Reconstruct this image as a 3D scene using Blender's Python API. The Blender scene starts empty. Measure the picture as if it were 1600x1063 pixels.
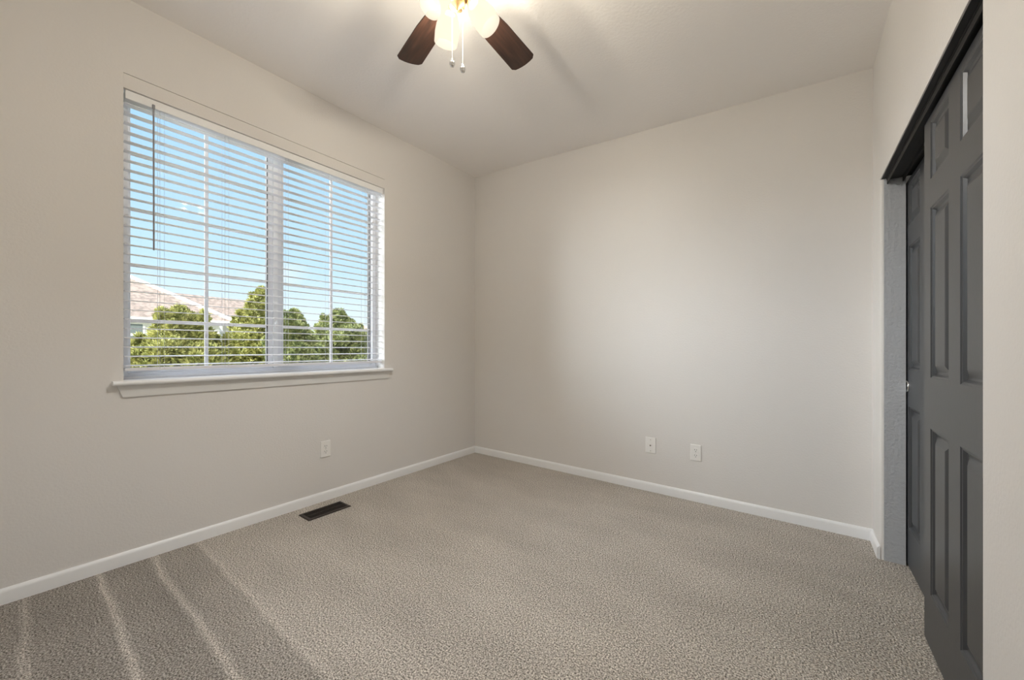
import bpy, math, random
from mathutils import Vector, Matrix

random.seed(11)
C = bpy.context.scene.collection
SC = bpy.context.scene

# ------------------------------------------------------------------ camera
cam_d = bpy.data.cameras.new('camera')
cam = bpy.data.objects.new('camera', cam_d)
C.objects.link(cam)
cam.location = (2.7154, -2.9536, 1.0939)
cam.rotation_euler = (math.radians(90), 0, 0.64578)
cam_d.sensor_width = 36
cam_d.lens = 590.25 / 1600 * 36
cam_d.shift_y = 13.43 / 1600
cam_d.clip_start = 0.02
cam_d.clip_end = 300
SC.camera = cam

# ------------------------------------------------------------------ world: clear sky, pale at the horizon, added bright fill lobe to the south-west
SKY_BASE = 0.64
SKY_FILL = 13.0
w = bpy.data.worlds.new('sky'); SC.world = w; w.use_nodes = True
nt = w.node_tree; nt.nodes.clear()
N = nt.nodes.new; L = nt.links.new
tc = N('ShaderNodeTexCoord')
sep = N('ShaderNodeSeparateXYZ'); L(tc.outputs['Generated'], sep.inputs[0])
ramp = N('ShaderNodeValToRGB'); L(sep.outputs['Z'], ramp.inputs[0])
els = ramp.color_ramp.elements
els[0].position = 0.0; els[0].color = (0.95, 0.97, 0.96, 1)
els[1].position = 1.0; els[1].color = (0.16, 0.36, 0.75, 1)
for pos, col in ((0.05, (0.86, 0.94, 0.98, 1)), (0.18, (0.60, 0.83, 1.0, 1)), (0.45, (0.42, 0.69, 1.0, 1))):
    e = els.new(pos); e.color = col
# soft wisps
nz = N('ShaderNodeTexNoise'); nz.inputs['Scale'].default_value = 2.2; nz.inputs['Detail'].default_value = 5
mp = N('ShaderNodeMapping'); mp.inputs['Scale'].default_value = (1, 1, 3.5)
L(tc.outputs['Generated'], mp.inputs[0]); L(mp.outputs[0], nz.inputs[0])
nr = N('ShaderNodeValToRGB'); nr.color_ramp.elements[0].position = 0.60; nr.color_ramp.elements[1].position = 0.78
L(nz.outputs['Fac'], nr.inputs[0])
mx = N('ShaderNodeMix'); mx.data_type = 'RGBA'
L(nr.outputs[0], mx.inputs[0]); L(ramp.outputs[0], mx.inputs[6]); mx.inputs[7].default_value = (0.95, 0.96, 1.0, 1)
# added fill: bright lobe round one unseen sky direction, lights the room
dp = N('ShaderNodeVectorMath'); dp.operation = 'DOT_PRODUCT'
d = Vector((-0.45, -0.80, 0.40)).normalized()
L(tc.outputs['Generated'], dp.inputs[0]); dp.inputs[1].default_value = d
mr = N('ShaderNodeMapRange'); mr.interpolation_type = 'SMOOTHSTEP'
mr.inputs['From Min'].default_value = 0.60; mr.inputs['From Max'].default_value = 1.0
mr.inputs['To Min'].default_value = 0.0; mr.inputs['To Max'].default_value = SKY_FILL
L(dp.outputs['Value'], mr.inputs['Value'])
bg1 = N('ShaderNodeBackground'); bg1.inputs['Strength'].default_value = SKY_BASE; L(mx.outputs[2], bg1.inputs[0])
bg2 = N('ShaderNodeBackground'); bg2.inputs[0].default_value = (0.93, 0.96, 1.0, 1); L(mr.outputs[0], bg2.inputs['Strength'])
ad = N('ShaderNodeAddShader'); L(bg1.outputs[0], ad.inputs[0]); L(bg2.outputs[0], ad.inputs[1])
wo = N('ShaderNodeOutputWorld'); L(ad.outputs[0], wo.inputs[0])

sun_d = bpy.data.lights.new('sun', 'SUN'); sun_d.energy = 2.3; sun_d.angle = math.radians(0.6); sun_d.color = (1.0, 0.93, 0.80)
sun = bpy.data.objects.new('sun', sun_d); C.objects.link(sun)
sun.location = (8, -6, 9)
sun.rotation_euler = Vector((0.78, -0.42, 0.62)).to_track_quat('Z', 'Y').to_euler()

LAMP_POWER = 117.0
LAMP_COLOR = (0.91, 0.95, 0.99)

SC.view_settings.view_transform = 'Standard'
SC.view_settings.look = 'None'
SC.view_settings.exposure = 0.85
SC.view_settings.gamma = 1
SC.view_settings.use_curve_mapping = False
SC.cycles.max_bounces = 12
SC.cycles.diffuse_bounces = 8
SC.cycles.transparent_max_bounces = 16
SC.cycles.sample_clamp_indirect = 6

# ------------------------------------------------------------------ materials
def mat(name, col, rough=0.5, metal=0.0, bump=None, var=None, spec=0.5, coat=0.0):
    """bump=(scale, strength, distance), var=(scale, colour2, low, high)"""
    m = bpy.data.materials.new(name); m.use_nodes = True
    n = m.node_tree.nodes; l = m.node_tree.links; b = n['Principled BSDF']
    b.inputs['Base Color'].default_value = (*col, 1); b.inputs['Roughness'].default_value = rough
    b.inputs['Metallic'].default_value = metal; b.inputs['Specular IOR Level'].default_value = spec
    b.inputs['Coat Weight'].default_value = coat
    t = n.new('ShaderNodeTexCoord')
    if var:
        z = n.new('ShaderNodeTexNoise'); z.inputs['Scale'].default_value = var[0]; z.inputs['Detail'].default_value = 3
        l.new(t.outputs['Object'], z.inputs[0])
        r = n.new('ShaderNodeValToRGB'); r.color_ramp.elements[0].position = var[2]; r.color_ramp.elements[1].position = var[3]
        r.color_ramp.elements[0].color = (*col, 1); r.color_ramp.elements[1].color = (*var[1], 1)
        l.new(z.outputs['Fac'], r.inputs[0]); l.new(r.outputs[0], b.inputs['Base Color'])
    if bump:
        z = n.new('ShaderNodeTexNoise'); z.inputs['Scale'].default_value = bump[0]; z.inputs['Detail'].default_value = 2
        l.new(t.outputs['Object'], z.inputs[0])
        u = n.new('ShaderNodeBump'); u.inputs['Strength'].default_value = bump[1]; u.inputs['Distance'].default_value = bump[2]
        l.new(z.outputs['Fac'], u.inputs['Height']); l.new(u.outputs[0], b.inputs['Normal'])
    return m

WALL = (0.735, 0.716, 0.696)
M_wall = mat('wall_paint', WALL, 0.75, bump=(95, 0.25, 0.004))
M_ceil = mat('ceiling_paint', (0.87, 0.848, 0.832), 0.9, bump=(70, 0.3, 0.004))
M_jamb = mat('grey_jamb_paint', (0.50, 0.52, 0.55), 0.6, bump=(75, 0.7, 0.006))
M_trim = mat('white_trim', (0.86, 0.87, 0.88), 0.35)
M_vinyl = mat('white_vinyl', (0.80, 0.81, 0.84), 0.4)
M_slat = mat('white_slat', (0.78, 0.78, 0.82), 0.45)
M_cord = mat('blind_cord', (0.55, 0.57, 0.6), 0.8)
M_wand = mat('smoky_wand', (0.30, 0.31, 0.34), 0.2)
M_door = mat('charcoal_door_paint', (0.042, 0.045, 0.051), 0.34, bump=(60, 0.06, 0.002))
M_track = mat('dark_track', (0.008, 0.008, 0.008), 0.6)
M_chrome = mat('chrome', (0.8, 0.8, 0.8), 0.12, metal=1.0)
M_plate = mat('white_plate', (0.84, 0.83, 0.81), 0.35)
M_slot = mat('dark_slot', (0.03, 0.028, 0.025), 0.6)
M_reg = mat('bronze_register', (0.030, 0.020, 0.015), 0.45, metal=0.3)
M_duct = mat('duct_dark', (0.008, 0.007, 0.006), 0.9)
M_brass = mat('brushed_brass', (0.72, 0.50, 0.25), 0.3, metal=1.0)
M_roofA = mat('roof_tile', (0.34, 0.25, 0.20), 0.9, var=(7, (0.19, 0.14, 0.11), 0.42, 0.62))
M_stucco = mat('white_stucco', (0.85, 0.83, 0.80), 0.9)
M_fascia = mat('white_fascia', (0.86, 0.84, 0.80), 0.7)
M_hglass = mat('grey_house_glass', (0.20, 0.23, 0.24), 0.2)
M_bark = mat('bark', (0.14, 0.09, 0.06), 0.9)
M_lawn = mat('dry_lawn', (0.20, 0.20, 0.09), 0.95, var=(3, (0.30, 0.26, 0.15), 0.4, 0.6))
M_pink = mat('terracotta_wall', (0.55, 0.33, 0.25), 0.9)

def leaf_mat(name, c1, c2):
    m = bpy.data.materials.new(name); m.use_nodes = True
    n = m.node_tree.nodes; l = m.node_tree.links; b = n['Principled BSDF']
    t = n.new('ShaderNodeTexCoord'); z = n.new('ShaderNodeTexNoise'); z.inputs['Scale'].default_value = 9
    l.new(t.outputs['Object'], z.inputs[0])
    r = n.new('ShaderNodeValToRGB'); r.color_ramp.elements[0].position = 0.35; r.color_ramp.elements[1].position = 0.65
    r.color_ramp.elements[0].color = (*c1, 1); r.color_ramp.elements[1].color = (*c2, 1)
    l.new(z.outputs['Fac'], r.inputs[0]); l.new(r.outputs[0], b.inputs['Base Color'])
    b.inputs['Roughness'].default_value = 0.8
    return m
M_leaf1 = leaf_mat('foliage_yellow_green', (0.15, 0.16, 0.03), (0.43, 0.41, 0.14))
M_leaf2 = leaf_mat('foliage_green', (0.10, 0.13, 0.04), (0.32, 0.33, 0.13))

# dark walnut blades, grain along the blade
M_blade = bpy.data.materials.new('walnut_blade'); M_blade.use_nodes = True
n = M_blade.node_tree.nodes; l = M_blade.node_tree.links; b = n['Principled BSDF']
t = n.new('ShaderNodeTexCoord'); mpg = n.new('ShaderNodeMapping'); mpg.inputs['Scale'].default_value = (6, 70, 20)
z = n.new('ShaderNodeTexNoise'); z.inputs['Scale'].default_value = 1.0; z.inputs['Detail'].default_value = 6
l.new(t.outputs['Object'], mpg.inputs[0]); l.new(mpg.outputs[0], z.inputs[0])
r = n.new('ShaderNodeValToRGB'); r.color_ramp.elements[0].position = 0.3; r.color_ramp.elements[1].position = 0.75
r.color_ramp.elements[0].color = (0.014, 0.007, 0.005, 1); r.color_ramp.elements[1].color = (0.050, 0.022, 0.014, 1)
l.new(z.outputs['Fac'], r.inputs[0]); l.new(r.outputs[0], b.inputs['Base Color']); b.inputs['Roughness'].default_value = 0.45

# frosted alabaster glass of the lit shades
M_shade = bpy.data.materials.new('frosted_lit_glass'); M_shade.use_nodes = True
n = M_shade.node_tree.nodes; l = M_shade.node_tree.links; n.clear()
out = n.new('ShaderNodeOutputMaterial')
df = n.new('ShaderNodeBsdfDiffuse'); df.inputs[0].default_value = (0.0015, 0.0013, 0.001, 1)
tr = n.new('ShaderNodeBsdfTransparent'); tr.inputs[0].default_value = (1.0, 0.93, 0.82, 1)
em = n.new('ShaderNodeEmission'); em.inputs[0].default_value = (1.0, 0.87, 0.72, 1); em.inputs[1].default_value = 0.35
m2 = n.new('ShaderNodeMixShader'); m2.inputs[0].default_value = 0.48; l.new(df.outputs[0], m2.inputs[1]); l.new(tr.outputs[0], m2.inputs[2])
a1 = n.new('ShaderNodeAddShader'); l.new(m2.outputs[0], a1.inputs[0]); l.new(em.outputs[0], a1.inputs[1])
l.new(a1.outputs[0], out.inputs[0])

M_bulb = bpy.data.materials.new('lit_bulb'); M_bulb.use_nodes = True
n = M_bulb.node_tree.nodes; l = M_bulb.node_tree.links; n.clear()
out = n.new('ShaderNodeOutputMaterial'); em = n.new('ShaderNodeEmission'); em.inputs[0].default_value = (1, 0.9, 0.72, 1); em.inputs[1].default_value = 0.6
tr = n.new('ShaderNodeBsdfTransparent'); a1 = n.new('ShaderNodeMixShader'); a1.inputs[0].default_value = 0.25
l.new(tr.outputs[0], a1.inputs[1]); l.new(em.outputs[0], a1.inputs[2]); l.new(a1.outputs[0], out.inputs[0])

M_glass = bpy.data.materials.new('window_glass'); M_glass.use_nodes = True
n = M_glass.node_tree.nodes; l = M_glass.node_tree.links; n.clear()
out = n.new('ShaderNodeOutputMaterial'); tr = n.new('ShaderNodeBsdfTransparent'); tr.inputs[0].default_value = (0.96, 0.98, 0.98, 1)
gl = n.new('ShaderNodeBsdfGlossy'); gl.inputs['Roughness'].default_value = 0.02
fr = n.new('ShaderNodeFresnel'); fr.inputs[0].default_value = 1.25
m1 = n.new('ShaderNodeMixShader'); l.new(fr.outputs[0], m1.inputs[0]); l.new(tr.outputs[0], m1.inputs[1]); l.new(gl.outputs[0], m1.inputs[2])
l.new(m1.outputs[0], out.inputs[0])

# carpet: speckled loop pile with the swaths a vacuum cleaner leaves
M_carpet = bpy.data.materials.new('speckled_carpet'); M_carpet.use_nodes = True
n = M_carpet.node_tree.nodes; l = M_carpet.node_tree.links; b = n['Principled BSDF']
b.inputs['Roughness'].default_value = 0.95; b.inputs['Specular IOR Level'].default_value = 0.1
t = n.new('ShaderNodeTexCoord'); sx = n.new('ShaderNodeSeparateXYZ'); l.new(t.outputs['Object'], sx.inputs[0])
f1 = n.new('ShaderNodeTexNoise'); f1.inputs['Scale'].default_value = 170; f1.inputs['Detail'].default_value = 3; f1.inputs['Roughness'].default_value = 0.7
l.new(t.outputs['Object'], f1.inputs[0])
r1 = n.new('ShaderNodeValToRGB'); e = r1.color_ramp.elements
e[0].position = 0.38; e[0].color = (0.13, 0.115, 0.098, 1); e[1].position = 0.62; e[1].color = (0.86, 0.80, 0.725, 1)
x = e.new(0.5); x.color = (0.46, 0.42, 0.372, 1)
l.new(f1.outputs['Fac'], r1.inputs[0])
# wobble of the swath lines
wz = n.new('ShaderNodeTexNoise'); wz.inputs['Scale'].default_value = 3.0; wz.inputs['Detail'].default_value = 4; l.new(t.outputs['Object'], wz.inputs[0])
wm = n.new('ShaderNodeMath'); wm.operation = 'MULTIPLY_ADD'; l.new(wz.outputs['Fac'], wm.inputs[0]); wm.inputs[1].default_value = 0.05; wm.inputs[2].default_value = -0.025
ya = n.new('ShaderNodeMath'); ya.operation = 'ADD'; l.new(sx.outputs['Y'], ya.inputs[0]); l.new(wm.outputs[0], ya.inputs[1])
yr = n.new('ShaderNodeMapRange'); yr.inputs['From Min'].default_value = -3.0; yr.inputs['From Max'].default_value = -2.0
l.new(ya.outputs[0], yr.inputs['Value'])
r2 = n.new('ShaderNodeValToRGB'); e = r2.color_ramp.elements
lo, hi, mid = 0.22, 0.66, 0.60
e[0].position = 0.0; e[0].color = (lo,) * 3 + (1,)
e[1].position = 1.0; e[1].color = (mid,) * 3 + (1,)
for pos, v in ((0.060, 0.20), (0.080, 0.46), (0.100, 0.22), (0.285, lo), (0.302, hi), (0.325, lo + 0.02),
               (0.470, lo), (0.492, hi), (0.52, 0.30), (0.66, 0.36), (0.682, 0.70), (0.71, 0.56)):
    q = e.new(pos); q.color = (v,) * 3 + (1,)
l.new(yr.outputs[0], r2.inputs[0])
# broad worn patches
bz = n.new('ShaderNodeTexNoise'); bz.inputs['Scale'].default_value = 1.6; bz.inputs['Detail'].default_value = 5; bz.inputs['Roughness'].default_value = 0.6
bm = n.new('ShaderNodeMapping'); bm.inputs['Scale'].default_value = (1.0, 2.4, 1.0); l.new(t.outputs['Object'], bm.inputs[0]); l.new(bm.outputs[0], bz.inputs[0])
bs = n.new('ShaderNodeMath'); bs.operation = 'MULTIPLY_ADD'; l.new(bz.outputs['Fac'], bs.inputs[0]); bs.inputs[1].default_value = 0.5; bs.inputs[2].default_value = 0.19
sm = n.new('ShaderNodeMath'); sm.operation = 'ADD'; l.new(bs.outputs[0], sm.inputs[0]); l.new(r2.outputs[0], sm.inputs[1])
vm = n.new('ShaderNodeVectorMath'); vm.operation = 'SCALE'; l.new(r1.outputs[0], vm.inputs[0]); l.new(sm.outputs[0], vm.inputs['Scale'])
l.new(vm.outputs[0], b.inputs['Base Color'])
vo = n.new('ShaderNodeTexVoronoi'); vo.inputs['Scale'].default_value = 130; l.new(t.outputs['Object'], vo.inputs[0])
bu = n.new('ShaderNodeBump'); bu.inputs['Strength'].default_value = 0.9; bu.inputs['Distance'].default_value = 0.006
bu.invert = True
l.new(vo.outputs['Distance'], bu.inputs['Height']); l.new(bu.outputs[0], b.inputs['Normal'])

# ------------------------------------------------------------------ mesh helpers
class MB:
    def __init__(s): s.v = []; s.f = []
    def poly(s, pts):
        k = len(s.v); s.v += [tuple(p) for p in pts]; s.f.append(tuple(range(k, k + len(pts)))); return s
    def box(s, x0, x1, y0, y1, z0, z1):
        k = len(s.v)
        s.v += [(x, y, z) for z in (z0, z1) for y in (y0, y1) for x in (x0, x1)]
        for q in ((0, 2, 3, 1), (4, 5, 7, 6), (0, 1, 5, 4), (2, 6, 7, 3), (0, 4, 6, 2), (1, 3, 7, 5)):
            s.f.append(tuple(k + i for i in q))
        return s
    def extrude(s, prof, a, b, fn):
        """closed profile [(p,q)] swept from a to b; fn(p,q,t)->xyz"""
        k = len(s.v); m = len(prof)
        s.v += [fn(p, q, a) for p, q in prof] + [fn(p, q, b) for p, q in prof]
        for i in range(m):
            j = (i + 1) % m; s.f.append((k + i, k + j, k + m + j, k + m + i))
        s.f.append(tuple(k + i for i in range(m))[::-1]); s.f.append(tuple(k + m + i for i in range(m)))
        return s
    def lathe(s, prof, seg=24, M=None, cap=True):
        M = M or Matrix.Identity(4); k = len(s.v); m = len(prof)
        for i in range(seg):
            a = 2 * math.pi * i / seg
            for r, z in prof: s.v.append(tuple(M @ Vector((r * math.cos(a), r * math.sin(a), z))))
        for i in range(seg):
            j = (i + 1) % seg
            for q in range(m - 1): s.f.append((k + i * m + q, k + j * m + q, k + j * m + q + 1, k + i * m + q + 1))
        if cap:
            if prof[0][0] > 1e-5: s.f.append(tuple(k + i * m for i in range(seg))[::-1])
            if prof[-1][0] > 1e-5: s.f.append(tuple(k + i * m + m - 1 for i in range(seg)))
        return s
    def tube(s, pts, r, seg=8):
        pts = [Vector(p) for p in pts]; k = len(s.v)
        for i, p in enumerate(pts):
            d = (pts[min(i + 1, len(pts) - 1)] - pts[max(i - 1, 0)]).normalized()
            u = d.orthogonal().normalized(); v = d.cross(u)
            if i: # keep frame stable
                u = (pu - d * pu.dot(d)).normalized(); v = d.cross(u)
            pu = u
            for q in range(seg):
                a = 2 * math.pi * q / seg
                s.v.append(tuple(p + (u * math.cos(a) + v * math.sin(a)) * r))
        for i in range(len(pts) - 1):
            for q in range(seg):
                w_ = (q + 1) % seg
                s.f.append((k + i * seg + q, k + i * seg + w_, k + (i + 1) * seg + w_, k + (i + 1) * seg + q))
        s.f.append(tuple(k + q for q in range(seg))[::-1]); s.f.append(tuple(k + (len(pts) - 1) * seg + q for q in range(seg)))
        return s
    def build(s, name, m, parent=None, smooth=False, bevel=0, fix=True):
        me = bpy.data.meshes.new(name); me.from_pydata(s.v, [], s.f); me.materials.append(m)
        if fix:
            import bmesh
            bm_ = bmesh.new(); bm_.from_mesh(me); bmesh.ops.recalc_face_normals(bm_, faces=bm_.faces); bm_.to_mesh(me); bm_.free()
        me.update()
        o = bpy.data.objects.new(name, me); C.objects.link(o)
        if parent is not None:
            o.parent = parent
            o.matrix_parent_inverse = parent_world(parent).inverted()
        if smooth:
            for p in me.polygons: p.use_smooth = True
            me.update()
            try: me.set_sharp_from_angle(angle=math.radians(40))
            except Exception: pass
        if bevel:
            bv = o.modifiers.new('bevel', 'BEVEL'); bv.width = bevel; bv.segments = 2; bv.limit_method = 'ANGLE'
        return o

def parent_world(p):
    M = p.matrix_basis.copy()
    while p.parent is not None:
        M = p.parent.matrix_basis @ p.matrix_parent_inverse @ M if False else (p.parent.matrix_basis @ p.matrix_parent_inverse @ M)
        p = p.parent
    return M

def tag(o, label=None, cat=None, group=None, kind=None):
    if label: o['label'] = label
    if cat: o['category'] = cat
    if group: o['group'] = group
    if kind: o['kind'] = kind
    return o
def empty(name, loc):
    o = bpy.data.objects.new(name, None); C.objects.link(o); o.location = loc; o.empty_display_size = 0.1; return o
def struct(o): o['kind'] = 'structure'; return o

# ------------------------------------------------------------------ room dimensions (metres; back wall y=0, window wall x=0)
W = 3.0621; YN = -3.40
def ceil_z(x, y): return 2.9044 + 0.0004 - 0.06911 * x + 0.01287 * y
WY0, WY1, WZ0, WZ1 = -2.611, -1.097, 0.931, 2.491       # window opening
JY, JN, HD = -0.2377, -1.579, 1.9723                     # closet opening
WT = 0.17

# floor
struct(MB().box(-0.02, 3.85, YN - 0.1, 0.02, -0.12, 0.0).build('floor', M_carpet))
# ceiling: slightly sloping slab
m = MB(); c = [(-0.25, YN - 0.2), (W + 0.9, YN - 0.2), (W + 0.9, 0.25), (-0.25, 0.25)]
lo_ = [(x, y, ceil_z(x, y)) for x, y in c]; up = [(x, y, 3.25) for x, y in c]
m.poly(lo_[::-1]); m.poly(up)
for i in range(4): j = (i + 1) % 4; m.poly([lo_[i], lo_[j], up[j], up[i]])
struct(m.build('ceiling', M_ceil))
# window wall
m = MB(); ZT = 3.15
m.box(-WT, 0, YN - 0.1, WY0, -0.12, ZT); m.box(-WT, 0, WY1, 0.15, -0.12, ZT)
m.box(-WT, 0, WY0, WY1, -0.12, WZ0 - 0.022); m.box(-WT, 0, WY0, WY1, WZ1, ZT)
struct(m.build('wall_left', M_wall))
struct(MB().box(0, 4.0, 0, 0.15, -0.12, ZT).build('wall_back', M_wall))
struct(MB().box(-WT, 4.0, YN - 0.15, YN, -0.12, ZT).build('wall_front', M_wall))
# closet wall with its opening (bull-nosed corners), plus the closet behind it
XB = 3.155
def rounded_end(x0, x1, ye, yo, rad=0.012):
    """profile of a wall piece in plan: room face x0, closet face x1, opening end at ye, other end yo"""
    s = 1 if ye > yo else -1
    pts = [(x0, yo)]
    for i in range(5):
        a = math.pi / 2 * i / 4
        pts.append((x0 + rad - rad * math.cos(a), ye - s * rad + s * rad * math.sin(a)))
    pts += [(x1, ye), (x1, yo)]
    return pts
m = MB()
m.extrude(rounded_end(W, XB, JY, 0.0), -0.12, HD, lambda p, q, t: (p, q, t))
m.extrude(rounded_end(W, XB, JN, YN), -0.12, HD, lambda p, q, t: (p, q, t))
m.box(W, XB, YN, 0.0, HD, ZT)
struct(m.build('wall_right', M_wall, smooth=True))
# grey painted returns of the opening
m = MB(); m.box(W + 0.0135, XB, JY - 0.002, JY + 0.02, 0.0, HD)
m.box(W + 0.0135, XB, JN - 0.02, JN + 0.002, 0.0, HD)
struct(m.build('trim_3', M_jamb))
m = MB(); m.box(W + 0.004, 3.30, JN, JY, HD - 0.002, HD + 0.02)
struct(m.build('trim_4', mat('shaded_header_paint', (0.018, 0.018, 0.02), 0.6)))  # grey header soffit; its shade is put into the near-black colour
m = MB()
m.box(3.80, 3.85, -1.95, -0.04, -0.1, 2.3); m.box(XB, 3.80, -0.08, -0.04, -0.1, 2.3); m.box(XB, 3.80, -1.95, -1.90, -0.1, 2.3)
m.box(3.30, 3.80, -1.95, -0.04, HD + 0.02, 2.3)
struct(m.build('wall_closet', M_wall))

# baseboards: eased top edge
BP = [(0, 0), (0.013, 0), (0.013, 0.050), (0.0115, 0.0575), (0.008, 0.062), (0.005, 0.0665), (0, 0.0665)]
struct(MB().extrude(BP, YN, -0.0, lambda p, q, t: (p, t, q)).build('baseboard_left', M_trim, smooth=True))
struct(MB().extrude(BP, 0.013, W, lambda p, q, t: (t, -p, q)).build('baseboard_back', M_trim, smooth=True))
m = MB(); m.extrude(BP, JY - 0.0, -0.013, lambda p, q, t: (W - p, t, q)); m.extrude(BP, YN, JN, lambda p, q, t: (W - p, t, q))
struct(m.build('baseboard_right', M_trim, smooth=True))

# ------------------------------------------------------------------ window
m = MB(); m.box(-0.020, 0.001, WY0, WY1, 2.4155, 2.4860); m.box(-0.020, -0.006, WY0, WY1, 2.4860, 2.491)
struct(m.build('trim_1', M_wall))
win = empty('window_1', (-0.15, (WY0 + WY1) / 2, WZ0)); struct(win)
m = MB(); X0, X1 = -0.195, -0.125
m.box(X0, X1, WY0, WY0 + 0.034, WZ0, WZ1); m.box(X0, X1, WY1 - 0.034, WY1, WZ0, WZ1)
m.box(X0, X1, WY0 + 0.034, WY1 - 0.034, WZ0, WZ0 + 0.032); m.box(X0, X1, WY0 + 0.034, WY1 - 0.034, WZ1 - 0.014, WZ1)
m.box(X1, X1 + 0.03, WY0, WY1, WZ0, WZ0 + 0.014)
m.build('window_frame', M_vinyl, win, bevel=0.002)
GY = [(WY0 + 0.034, -1.855), (-1.855, WY1 - 0.034)]
MXz = [1.243, 1.545, 1.847, 2.148]
for k, (a, b_) in enumerate(GY):
    dx = 0.0 if k else 0.0
    m = MB(); z0, z1 = WZ0 + 0.032, WZ1 - 0.014; sw = 0.022; c0, c1 = -0.182, -0.152
    la = 0.012 if k == 0 else 0.05; lb = 0.05 if k == 0 else 0.008
    m.box(c0, c1, a, a + la, z0, z1); m.box(c0, c1, b_ - lb, b_, z0, z1)
    m.box(c0, c1, a + la, b_ - lb, z0, z0 + sw); m.box(c0, c1, a + la, b_ - lb, z1 - sw, z1)
    s_ = m.build('sash', M_vinyl, win, bevel=0.002)
    MB().box(c0 + 0.002, c1 + 0.0008, b_ - lb - 0.0035, b_ - lb + 0.001, z0 + sw, z1 - sw).build('gasket', M_slot, s_)
    MB().box(-0.170, -0.166, a + la, b_ - lb, z0 + sw, z1 - sw).build('pane', M_glass, s_)
    m = MB(); yc = -2.235 if k == 0 else -1.462
    m.box(-0.165, -0.157, yc - 0.009, yc + 0.009, z0 + sw, z1 - sw)
    for zz in MXz: m.box(-0.1645, -0.1575, a + la, b_ - lb, zz - 0.007, zz + 0.007)
    m.build('muntin_grid', M_vinyl, s_)
m = MB(); m.box(-0.152, -0.135, -1.875, -1.847, WZ0 + 0.034, WZ1 - 0.042)
m.build('meeting_stile', M_trim, win, bevel=0.002)
m = MB(); m.box(-0.135, -0.122, -1.872, -1.850, 1.225, 1.275); m.box(-0.128, -0.112, -1.866, -1.856, 1.262, 1.285)
m.build('sash_lock', M_trim, win, bevel=0.002)
# sill with horns and apron
m = MB()
prof = [(-0.14, 0), (-0.14, 0.022), (0.036, 0.022), (0.041, 0.018), (0.043, 0.011), (0.041, 0.004), (0.036, 0)]
m.extrude(prof, WY0, WY1, lambda p, q, t: (p, t, q + WZ0 - 0.022))
prof2 = [(0.0, 0), (0.0, 0.022), (0.036, 0.022), (0.041, 0.018), (0.043, 0.011), (0.041, 0.004), (0.036, 0)]
m.extrude(prof2, WY0 - 0.040, WY0, lambda p, q, t: (p, t, q + WZ0 - 0.022))
m.extrude(prof2, WY1, WY1 + 0.055, lambda p, q, t: (p, t, q + WZ0 - 0.022))
m.build('window_sill', M_trim, win, smooth=True)
m = MB(); a0, a1 = WY0 - 0.025, WY1 + 0.045; zt, zb = WZ0 - 0.022, WZ0 - 0.083
pf = [(a0, zt), (a1, zt), (a1 - 0.012, zb), (a0 + 0.022, zb)]
k = len(m.v); m.v += [(0.0, y, z_) for y, z_ in pf] + [(0.013, y, z_) for y, z_ in pf[:2]] + [(0.009, y, z_) for y, z_ in pf[2:]]
m.f += [(3, 2, 1, 0), (4, 5, 6, 7), (0, 1, 5, 4), (1, 2, 6, 5), (2, 3, 7, 6), (3, 0, 4, 7)]
apr = m.build('window_apron', mat('apron_paint', (0.74, 0.735, 0.72), 0.4), win)

# ------------------------------------------------------------------ blind
bl = empty('window_blind', (-0.05, (WY0 + WY1) / 2, 1.0))
tag(bl, 'white two-inch horizontal slat blind lowered and open inside the window', 'blind')
BY0, BY1 = WY0 + 0.008, WY1 - 0.008
m = MB(); m.box(-0.078, -0.022, BY0, BY1, 2.372, 2.413)
m.box(-0.022, -0.010, BY0, BY1, 2.370, 2.4135)
m.build('headrail', M_trim, bl, bevel=0.0015)
m = MB(); cx = -0.049
NS = 29
for k in range(NS):
    zc = 1.0535 + 0.0482 * k - 0.0482 + 0.0482 * 0
    zc = 1.0050 + 0.0482 * k
    prof = [(-0.025, -0.0015), (-0.012, 0.0002), (0.012, 0.0002), (0.025, -0.0015), (0.025, 0.0013), (0.012, 0.003), (-0.012, 0.003), (-0.025, 0.0013)]
    ti = math.radians(-4)
    m.extrude(prof, BY0, BY1, lambda p, q, t, zc=zc: (cx + p * math.cos(ti), t, zc + q + p * math.sin(ti)))
m.build('slats', M_slat, bl, smooth=True)
m = MB(); m.box(cx - 0.026, cx + 0.026, BY0, BY1, 0.978, 0.994)
m.build('bottom_rail', M_slat, bl, bevel=0.003)
for yy in (-2.47, -2.18, -1.845, -1.55, -1.26):
    m = MB()
    for xx in (cx - 0.027, cx + 0.027): m.tube([(xx, yy, 0.985), (xx, yy, 2.37)], 0.0008, 5)
    m.tube([(cx + 0.0265, yy + 0.018, 0.985), (cx + 0.0265, yy + 0.018, 2.37)], 0.0007, 5)
    m.build('ladder_cord', M_cord, bl)
m = MB(); m.tube([(-0.005, -2.498, 2.372), (-0.005, -2.497, 1.615)], 0.0042, 6); m.tube([(-0.005, -2.498, 2.385), (-0.005, -2.498, 2.365)], 0.0062, 8)
m.build('tilt_wand', M_wand, bl, smooth=True)

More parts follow.
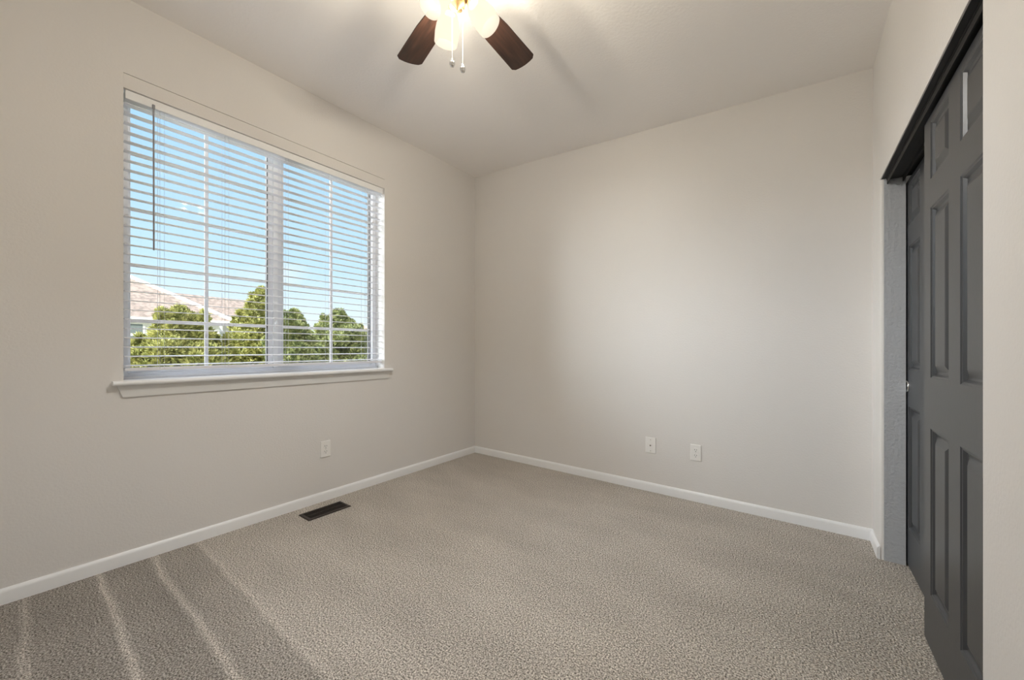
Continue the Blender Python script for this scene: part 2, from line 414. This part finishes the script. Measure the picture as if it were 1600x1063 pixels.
# ------------------------------------------------------------------ closet doors
PZ = [(0.205, 0.806), (0.988, 1.602), (1.704, 1.910)]
def door(name, xf, ya, yb, cols, with_pull):
    """moulded six-panel slab; face at x=xf towards the room; ya (far) > yb (near)"""
    zt = 1.934; z0 = 0.012; th = 0.034
    root = empty(name, (xf + th / 2, (ya + yb) / 2, z0)); struct(root)
    ys = sorted(set([yb, ya] + [v for c_ in cols for v in c_])); zs = sorted(set([z0, zt] + [v for c_ in PZ for v in c_]))
    m = MB()
    holes = [(c_, z_) for c_ in cols for z_ in PZ]
    for i in range(len(ys) - 1):
        for j in range(len(zs) - 1):
            yc, zc = (ys[i] + ys[i + 1]) / 2, (zs[j] + zs[j + 1]) / 2
            if any(c_[0] < yc < c_[1] and z_[0] < zc < z_[1] for c_, z_ in holes): continue
            m.poly([(xf, ys[i], zs[j]), (xf, ys[i + 1], zs[j]), (xf, ys[i + 1], zs[j + 1]), (xf, ys[i], zs[j + 1])][::-1])
    xb = xf + th
    m.poly([(xb, yb, z0), (xb, ya, z0), (xb, ya, zt), (xb, yb, zt)])
    m.poly([(xf, yb, z0), (xb, yb, z0), (xb, yb, zt), (xf, yb, zt)])
    m.poly([(xb, ya, z0), (xf, ya, z0), (xf, ya, zt), (xb, ya, zt)])
    m.poly([(xf, yb, zt), (xb, yb, zt), (xb, ya, zt), (xf, ya, zt)])
    m.poly([(xf, yb, z0), (xf, ya, z0), (xb, ya, z0), (xb, yb, z0)])
    m.build('door_slab', M_door, root, fix=False)
    for c_, z_ in holes:
        m = MB(); rings = []
        for ins, dep in ((0, 0), (0.004, 0.003), (0.008, 0.0035), (0.015, 0.011), (0.022, 0.0125), (0.027, 0.0115), (0.046, 0.003), (0.050, 0.002)):
            k = len(m.v); m.v += [(xf + dep, c_[0] + ins, z_[0] + ins), (xf + dep, c_[1] - ins, z_[0] + ins), (xf + dep, c_[1] - ins, z_[1] - ins), (xf + dep, c_[0] + ins, z_[1] - ins)]
            rings.append(k)
        for a, b_ in zip(rings[:-1], rings[1:]):
            for i in range(4):
                j = (i + 1) % 4; m.f.append((a + i, b_ + i, b_ + j, a + j))
        m.f.append(tuple(rings[-1] + i for i in (0, 3, 2, 1)))
        m.build('door_panel', M_door, root, fix=False)
    if with_pull:
        m = MB(); M = Matrix.Translation((xf - 0.0005, with_pull, 0.905)) @ Matrix.Rotation(math.radians(-90), 4, 'Y')
        m.lathe([(0.0, 0.0008), (0.019, 0.0008), (0.022, 0.0016), (0.024, 0.004), (0.0265, 0.004), (0.028, 0.002), (0.028, 0.0)], 32, M)
        p = m.build('finger_pull', M_chrome, root, smooth=True)
        p['label'] = 'round chrome finger pull'
    return root
door('door_2', 3.100, -0.880, -1.575, [(-1.165, -0.960), (-1.480, -1.270)], None)
door('door_1', 3.160, -0.180, -0.905, [(-0.480, -0.272), (-0.790, -0.582)], -0.246)
# overhead track of the sliding doors
tk = empty('door_track', (3.14, (JY + JN) / 2, 1.95)); tag(tk, 'dark metal double sliding track under the closet header', 'track')
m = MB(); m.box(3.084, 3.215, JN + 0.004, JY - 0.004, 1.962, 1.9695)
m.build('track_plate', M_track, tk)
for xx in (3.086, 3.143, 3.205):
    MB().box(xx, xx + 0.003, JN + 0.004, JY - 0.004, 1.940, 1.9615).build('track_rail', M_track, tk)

# ------------------------------------------------------------------ outlets
def plate_base(name, axis, u, z, w_, h, label, group=None):
    """axis 'x': on the window wall (faces +x) at y=u ; 'y': on the back wall (faces -y) at x=u"""
    def T(a, d, h_):  # a across, d out of the wall, h_ up
        return (d, u + a, z + h_) if axis == 'x' else (u + a, -d, z + h_)
    root = empty(name, T(0, 0.0, -h / 2)); tag(root, label, 'wall outlet', group)
    def ex(prof, a, b_, nm, m_, bevel=0):
        m = MB(); m.extrude(prof, a, b_, lambda p, q, t: T(p, t, q)); return m.build(nm, m_, root, bevel=bevel)
    m = MB(); k = []
    for ins, d in ((0, 0.0), (0, 0.003), (0.003, 0.0055), (0.006, 0.006)):
        k.append(len(m.v)); a, b_ = w_ / 2 - ins, h / 2 - ins
        m.v += [T(-a, d, -b_), T(a, d, -b_), T(a, d, b_), T(-a, d, b_)]
    for p, q in zip(k[:-1], k[1:]):
        for i in range(4): j = (i + 1) % 4; m.f.append((p + i, p + j, q + j, q + i))
    m.f.append(tuple(k[-1] + i for i in range(4))); m.f.append(tuple(k[0] + i for i in (3, 2, 1, 0)))
    m.build('face_plate', M_plate, root)
    return root, T, ex
def disc(r0, n_=20, cut=None):
    pts = []
    for i in range(n_):
        a = 2 * math.pi * i / n_; x_, y_ = r0 * math.cos(a), r0 * math.sin(a)
        if cut: x_ = max(-cut, min(cut, x_))
        pts.append((x_, y_))
    return pts
def duplex(axis, u, z, label):
    root, T, ex = plate_base('power_outlet', axis, u, z, 0.072, 0.117, label)
    for s in (-1, 1):
        c_ = s * 0.0195
        o = ex([(p, q + c_) for p, q in disc(0.0172, 28, 0.0145)], 0.006, 0.0085, 'receptacle', M_plate)
        m = MB()
        for a, hh in ((-0.0064, 0.0045), (0.0064, 0.0038)):
            m.extrude([(a - 0.0012, c_ + 0.003 - hh), (a + 0.0012, c_ + 0.003 - hh), (a + 0.0012, c_ + 0.003 + hh), (a - 0.0012, c_ + 0.003 + hh)], 0.0084, 0.0090, lambda p, q, t: T(p, t, q))
        m.extrude([(p, q + c_ - 0.0085) for p, q in disc(0.0026, 10)], 0.0084, 0.0090, lambda p, q, t: T(p, t, q))
        m.build('socket_slots', M_slot, o)
    ex(disc(0.003, 12), 0.006, 0.0072, 'plate_screw', M_chrome)
    return root
duplex('x', -1.588, 0.371, 'white duplex power outlet low on the wall under the window')
duplex('y', 2.139, 0.348, 'white duplex power outlet on the back wall, right of the cable plate')
root, T, ex = plate_base('cable_plate', 'y', 1.822, 0.353, 0.078, 0.121, 'white cable TV wall plate with one centre jack, left of the back wall outlet')
root['category'] = 'wall plate'
ex(disc(0.0065, 18), 0.006, 0.012, 'coax_jack', M_chrome); ex(disc(0.0035, 12), 0.012, 0.0135, 'jack_core', M_slot)
for s in (-1, 1): ex([(p, q + s * 0.042) for p, q in disc(0.0032, 12)], 0.006, 0.0073, 'plate_screw', M_chrome)

# ------------------------------------------------------------------ floor register
rg = empty('floor_register', (0.18, -1.677, 0)); tag(rg, 'dark bronze metal floor vent in the carpet below the window', 'floor vent')
RX0, RX1, RY0, RY1 = 0.110, 0.252, -1.820, -1.533
m = MB(); q = 0.019; h0, h1 = 0.001, 0.007
def frame_ring(m, x0, x1, y0, y1, q, z0, z1):
    o = [(x0, y0), (x1, y0), (x1, y1), (x0, y1)]; s1 = [(x0 + .006, y0 + .006), (x1 - .006, y0 + .006), (x1 - .006, y1 - .006), (x0 + .006, y1 - .006)]
    i_ = [(x0 + q, y0 + q), (x1 - q, y0 + q), (x1 - q, y1 - q), (x0 + q, y1 - q)]
    k = len(m.v)
    m.v += [(a, b_, z0) for a, b_ in o] + [(a, b_, z1) for a, b_ in s1] + [(a, b_, z1) for a, b_ in i_] + [(a, b_, z0) for a, b_ in i_]
    for r0 in range(3):
        for i in range(4): j = (i + 1) % 4; m.f.append((k + 4 * r0 + i, k + 4 * r0 + j, k + 4 * r0 + 4 + j, k + 4 * r0 + 4 + i))
    for i in range(4): j = (i + 1) % 4; m.f.append((k + 12 + i, k + 12 + j, k + j, k + i))
frame_ring(m, RX0, RX1, RY0, RY1, q, h0, h1)
m.build('register_frame', M_reg, rg)
MB().box(RX0 + q, RX1 - q, RY0 + q, RY1 - q, 0.0005, 0.0012).build('duct_opening', M_duct, rg)
m = MB(); nl = 26
for i in range(nl):
    y0 = RY0 + q + (RY1 - RY0 - 2 * q) * (i + 0.25) / nl
    m.box(RX0 + q, RX1 - q, y0, y0 + 0.0032, 0.0015, 0.0062)
m.box((RX0 + RX1) / 2 - 0.003, (RX0 + RX1) / 2 + 0.003, RY0 + q, RY1 - q, 0.0015, 0.0064)
m.build('louvers', M_reg, rg)

# ------------------------------------------------------------------ ceiling fan with light kit
FX, FY = 1.624, -1.872
FZ = ceil_z(FX, FY); BZ = 2.55
fan = empty('ceiling_fan', (FX, FY, FZ)); tag(fan, 'ceiling fan with dark walnut blades and a lit three-shade light kit', 'ceiling fan')
M_house = mat('fan_white_metal', (0.72, 0.66, 0.58), 0.35)
T0 = Matrix.Translation((FX, FY, 0))
m = MB(); m.lathe([(0.0, FZ + 0.004), (0.085, FZ + 0.004), (0.088, FZ - 0.02), (0.070, FZ - 0.055), (0.045, FZ - 0.068), (0.0, FZ - 0.068)], 40, T0)
m.build('canopy', M_brass, fan, smooth=True)
m = MB(); m.lathe([(0.0, FZ - 0.069), (0.06, FZ - 0.072), (0.098, FZ - 0.09), (0.105, FZ - 0.125), (0.105, BZ + 0.045), (0.09, BZ + 0.022), (0.05, BZ + 0.016), (0.0, BZ + 0.016)], 48, T0)
m.build('motor_housing', M_brass, fan, smooth=True)
m = MB(); m.lathe([(0.0, BZ + 0.015), (0.045, BZ + 0.013), (0.047, BZ - 0.03), (0.040, BZ - 0.045), (0.030, BZ - 0.052), (0.0, BZ - 0.052)], 36, T0)
m.build('switch_housing', M_brass, fan, smooth=True)
m = MB(); m.lathe([(0.0, BZ - 0.053), (0.028, BZ - 0.054), (0.034, BZ - 0.062), (0.030, BZ - 0.078), (0.012, BZ - 0.086), (0.006, BZ - 0.094), (0.0, BZ - 0.097)], 32, T0)
m.build('light_fitter', M_brass, fan, smooth=True)
R0, R1 = 0.165, 0.506
for i in range(5):
    ang = math.radians(92.5 + 72 * i)
    Mb = Matrix.Translation((FX, FY, BZ)) @ Matrix.Rotation(ang, 4, 'Z') @ Matrix.Rotation(math.radians(-9), 4, 'X')
    out_ = []
    hw0, hw1 = 0.050, 0.066
    for t_ in range(9):  # tip arc with rounded corners
        a = -1 + 2 * t_ / 8
        out_.append((R1 - 0.014 * a * a - (0.009 if abs(a) == 1 else 0), hw1 * max(-0.97, min(0.97, a * 1.06)) if abs(a) < 1 else hw1 * a))
    pts = [(R0, -hw0), (R0 + 0.1, -hw0 - 0.010)] + out_ + [(R0 + 0.1, hw0 + 0.010), (R0, hw0), (R0 - 0.012, 0.03), (R0 - 0.016, 0), (R0 - 0.012, -0.03)]
    # local-space mesh so the wood grain follows each blade
    m = MB(); m.extrude(pts, -0.003, 0.003, lambda p, q_, t: (p, q_, t))
    o = m.build('fan_blade', M_blade, None, bevel=0.0015)
    o.parent = fan; o.matrix_parent_inverse = parent_world(fan).inverted(); o.matrix_basis = Mb
    m = MB()
    def P(x_, y_, z_): return tuple(Mb @ Vector((x_, y_, z_)))
    pl_ = [(0.085, -0.014), (0.15, -0.012), (0.175, -0.036), (0.225, -0.030), (0.240, 0.0), (0.225, 0.030), (0.175, 0.036), (0.15, 0.012), (0.085, 0.014)]
    m.extrude(pl_, 0.0035, 0.008, lambda p, q_, t: P(p, q_, t))
    m.build('blade_iron', M_brass, fan, bevel=0.001)
# light kit: three arms, tulip shades facing out and down
def shade_prof():
    outer = [(0.020, 0.0), (0.026, -0.004), (0.034, -0.016), (0.042, -0.035), (0.048, -0.060), (0.050, -0.085), (0.0485, -0.108), (0.0475, -0.122)]
    inner = [(r_ - 0.003, z_) for r_, z_ in outer[::-1]]
    inner[-1] = (0.017, -0.001)
    return outer + [(0.046, -0.1235)] + inner
fwd = Vector((-0.602, 0.799, 0)); rgt = Vector((0.799, 0.602, 0))
SH = [(Vector((-0.70, -0.72, 0)), 34), (Vector((-0.62, 0.78, 0)), 18), (Vector((1.0, 0.08, 0)), 38)]
for dcam, tilt in SH:
    dcam = dcam.normalized()
    dw = (rgt * dcam.x + fwd * dcam.y).normalized()
    ax = Vector((0, 0, 1)).cross(dw)                       # tilt axis
    hz = BZ - 0.042
    p0 = Vector((FX, FY, hz)) + dw * 0.028; p1 = Vector((FX, FY, hz + 0.004)) + dw * 0.045; p2 = Vector((FX, FY, hz - 0.012)) + dw * 0.058
    MB().tube([p0, p1, p2], 0.007, 10).build('light_arm', M_brass, fan, smooth=True)
    Rm = Matrix.Rotation(-math.radians(tilt), 4, ax)        # swing the mouth outwards
    Ms = Matrix.Translation(p2) @ Rm
    sh = MB().lathe(shade_prof(), 36, Ms, cap=False).build('glass_shade', M_shade, fan, smooth=True)
    MB().lathe([(0.0, 0.012), (0.020, 0.010), (0.024, -0.002), (0.0235, -0.012), (0.0, -0.012)], 24, Ms).build('shade_holder', M_brass, fan, smooth=True)
    bp_ = [(0.0, -0.014), (0.012, -0.016), (0.013, -0.030), (0.019, -0.042), (0.0225, -0.055), (0.020, -0.068), (0.012, -0.077), (0.0, -0.080)]
    MB().lathe(bp_, 20, Ms).build('light_bulb', M_bulb, fan, smooth=True)
    ld = bpy.data.lights.new('fan_lamp', 'POINT'); ld.energy = LAMP_POWER / 3; ld.color = LAMP_COLOR; ld.shadow_soft_size = 0.022
    lo2 = bpy.data.objects.new('fan_lamp', ld); C.objects.link(lo2); lo2.parent = fan; lo2.matrix_parent_inverse = parent_world(fan).inverted()
    lo2.location = Ms @ Vector((0, 0, -0.055))
# pull chains
for dx_, zb, dy_ in ((-0.020, 2.243, 0.0), (0.021, 2.228, 0.01)):
    px_ = Vector((FX, FY, 0)) + rgt * dx_ + fwd * dy_
    m = MB(); m.tube([(px_.x, px_.y, BZ - 0.05), (px_.x, px_.y, zb + 0.018)], 0.0011, 6)
    z_ = BZ - 0.055
    ch = m.build('pull_chain', M_cord, fan)
    MB().lathe([(0.0, zb + 0.022), (0.003, zb + 0.019), (0.004, zb + 0.012), (0.010, zb + 0.004), (0.0115, zb - 0.004), (0.008, zb - 0.012), (0.0, zb - 0.015)], 20, Matrix.Translation((px_.x, px_.y, 0))).build('chain_knob', M_chrome, ch, smooth=True)

# ------------------------------------------------------------------ outside: neighbouring houses, trees, ground
struct(MB().box(-60, -0.2, -40, 60, -3.1, -2.9).build('ground', M_lawn))
hs = empty('neighbour_house', (-16, 0, -2.9)); tag(hs, 'white stucco house with tan tiled hip roofs beyond the trees', 'house')
m = MB(); m.box(-20, -14, -9, 1.6, -2.9, 2.0); m.box(-20.5, -16.4, 1.6, 4.3, -2.9, 2.15)
m.build('house_wall', M_stucco, hs)
m = MB()
e0 = (-13.8, 2.0, 2.08); e1 = (-13.8, -9.5, 2.08); rA = (-17.0, -0.37, 3.76); rB = (-17.0, -9.5, 3.76); e2 = (-20.5, 2.0, 2.06); e3 = (-20.5, -9.5, 2.06)
m.poly([e0, rA, rB, e1]); m.poly([e0, e2, rA]); m.poly([e2, e3, rB, rA]); m.poly([e1, rB, e3]); m.poly([e0, e1, e3, e2])
m.build('roof', M_roofA, hs)
m = MB()
f0 = (-16.0, 1.9, 2.24); f1 = (-16.0, 4.7, 2.24); g0 = (-18.5, 0.2, 3.50); g1 = (-18.5, 4.0, 3.42); h0_ = (-21, 1.9, 2.24); h1_ = (-21, 4.7, 2.24)
m.poly([f0, f1, g1, g0]); m.poly([f1, h1_, g1]); m.poly([h1_, h0_, g0, g1]); m.poly([f0, g0, h0_]); m.poly([f0, h0_, h1_, f1])
m.build('roof', M_roofA, hs)
m = MB(); m.box(-13.86, -13.76, -9.5, 2.05, 1.96, 2.09); m.box(-16.05, -15.92, 1.9, 4.7, 2.10, 2.25); m.build('fascia', M_fascia, hs)
m = MB(); m.tube([(e0[0], e0[1], e0[2] + 0.04), (rA[0], rA[1], rA[2] + 0.04)], 0.06, 6); m.build('hip_cap', M_fascia, hs)
MB().box(-15.95, -15.80, 2.05, 2.20, -2.9, 2.10).build('porch_post', M_fascia, hs)
wf = MB().box(-14.0, -13.95, -0.80, -0.36, 1.16, 1.94).build('house_window', M_fascia, hs)
m = MB(); m.box(-13.95, -13.94, -0.74, -0.42, 1.23, 1.50); m.box(-13.95, -13.94, -0.74, -0.42, 1.58, 1.87); m.build('pane', M_hglass, wf)
h2 = empty('distant_house', (-18, 11, -2.9)); tag(h2, 'low terracotta-coloured building glimpsed at the right edge of the window view', 'house')
MB().box(-24, -18, 8.2, 16, -2.9, 1.7).build('house_wall', M_stucco, h2)
m = MB(); a, b_, c_, d_ = (-17.6, 8.0, 1.70), (-17.6, 16.2, 1.70), (-24.4, 16.2, 1.7), (-24.4, 8.0, 1.7); r0_, r1_ = (-21, 10.2, 2.65), (-21, 15, 2.65)
m.poly([a, b_, r1_, r0_]); m.poly([b_, c_, r1_]); m.poly([c_, d_, r0_, r1_]); m.poly([d_, a, r0_]); m.poly([a, d_, c_, b_])
m.build('roof', M_pink, h2)

def tree(label, blobs, trunk, m_leaf, dens, seed):
    rnd = random.Random(seed)
    root = empty('evergreen_tree', (trunk[0], trunk[1], -2.9)); tag(root, label, 'tree')
    m = MB()
    for cx_, cy_, cz_, rx, rz in blobs:
        # dense core
        k = len(m.v); seg, rg_ = 9, 6
        for i in range(rg_ + 1):
            ph = math.pi * i / rg_
            for j in range(seg):
                th = 2 * math.pi * j / seg; q_ = 0.78 + rnd.uniform(-.09, .09)
                m.v.append((cx_ + rx * q_ * math.sin(ph) * math.cos(th), cy_ + rx * q_ * math.sin(ph) * math.sin(th), cz_ + rz * q_ * math.cos(ph)))
        for i in range(rg_):
            for j in range(seg):
                j2 = (j + 1) % seg; m.f.append((k + i * seg + j, k + (i + 1) * seg + j, k + (i + 1) * seg + j2, k + i * seg + j2))
        n_ = int(dens * (rx * rz + 0.02))
        for _ in range(n_):
            v = Vector((rnd.gauss(0, 1), rnd.gauss(0, 1), rnd.gauss(0, 1))).normalized()
            if v.x < -0.5: v.x = -v.x
            q_ = rnd.uniform(0.72, 1.06)
            p = Vector((cx_ + v.x * rx * q_, cy_ + v.y * rx * q_, cz_ + v.z * rz * q_))
            d0 = (v + Vector((0, 0, 0.7)) + Vector([rnd.uniform(-.4, .4) for _ in range(3)])).normalized()
            ln = rnd.uniform(0.05, 0.11)
            for _k in range(6):
                dd = (d0 + Vector([rnd.uniform(-.75, .75) for _ in range(3)])).normalized()
                sd = dd.orthogonal().normalized(); sd.rotate(Matrix.Rotation(rnd.uniform(0, 6.3), 3, dd)); w_ = ln * 0.16
                a_ = p; tip = p + dd * ln; md = p + dd * ln * 0.5
                kk = len(m.v); m.v += [tuple(a_), tuple(md + sd * w_), tuple(tip), tuple(md - sd * w_)]; m.f.append((kk, kk + 1, kk + 2, kk + 3))
    m.build('foliage', m_leaf, root, fix=False)
    MB().lathe([(0.13, -2.9), (0.09, -1.0), (0.05, trunk[2])], 10, Matrix.Translation((trunk[0], trunk[1], 0))).build('trunk', M_bark, root, smooth=True)
def crown(k, yc, spec, n_, seed):
    """spec: [(z, half width)] from the top down as read at 8.7 m from the viewpoint; k moves and scales the tree away"""
    rnd = random.Random(seed); out_ = []
    X = 2.715 - 8.715 * k
    def S(y, z): return (-2.954 + (y + 2.954) * k, 1.094 + (z - 1.094) * k)
    ztop, zbot = spec[0][0], spec[-1][0]
    def hw(z):
        for (z1, w1), (z2, w2) in zip(spec[:-1], spec[1:]):
            if z2 <= z <= z1: return w1 + (w2 - w1) * (z1 - z) / (z1 - z2)
        return spec[-1][1]
    for i in range(n_):
        z = ztop - (ztop - zbot) * ((i + rnd.random()) / n_)
        r_ = hw(z); rb = max(0.055, min(0.15, r_ * rnd.uniform(0.2, 0.42)))
        a = rnd.uniform(-1.9, 1.9); off = max(0, r_ - rb) * rnd.uniform(0.5, 1.22)
        y_, z_ = S(yc + off * math.sin(a), z - rb)
        out_.append((X + off * k * math.cos(a), y_, z_, rb * k, rb * k * rnd.uniform(0.9, 1.35)))
    for i in range(26):   # upright shoots breaking the outline
        z = ztop - 0.14 - (ztop - 0.99) * rnd.random(); r_ = hw(z); off = r_ * rnd.uniform(-1.12, 1.12)
        y_, z_ = S(yc + off, z + 0.02); hh = rnd.uniform(0.07, 0.14)
        out_.append((X + rnd.uniform(-.2, .3) * k, y_, z_, 0.035 * k, hh * k))
    for j in range(9):
        z = ztop - 0.1 - (ztop - zbot) * (j + 0.5) / 9; r_ = hw(z) * 0.60; y_, z_ = S(yc, z - 0.1)
        out_.append((X, y_, z_, r_ * k, (ztop - zbot) / 9 * k * 1.0))
    return out_, (X, S(yc, 0)[0], S(0, ztop - 0.3)[1])
b_, t_ = crown(0.96, -1.16, [(1.80, 0.06), (1.68, 0.22), (1.45, 0.36), (1.25, 0.56), (0.85, 0.72), (0.2, 0.72)], 150, 1)
tree('bushy yellow-green conifer nearest the left edge of the window view', b_, t_, M_leaf1, 3200, 5)
b_, t_ = crown(1.16, 0.13, [(2.32, 0.03), (2.16, 0.05), (2.06, 0.20), (1.98, 0.38), (1.7, 0.42), (1.35, 0.62), (0.85, 0.78), (0.2, 0.78)], 190, 2)
tree('tallest yellow-green conifer, just left of the centre window bar', b_, t_, M_leaf1, 2600, 6)
b_, t_ = crown(0.99, 0.74, [(1.92, 0.04), (1.75, 0.16), (1.55, 0.34), (1.1, 0.46), (0.2, 0.46)], 110, 3)
tree('small green conifer just right of the centre window bar', b_, t_, M_leaf2, 3200, 7)
b_, t_ = crown(1.36, 1.72, [(2.02, 0.07), (1.85, 0.26), (1.66, 0.44), (1.58, 0.72), (0.85, 0.84), (0.2, 0.84)], 200, 4)
tree('rounded green conifer in the right half of the window view', b_, t_, M_leaf2, 2600, 8)
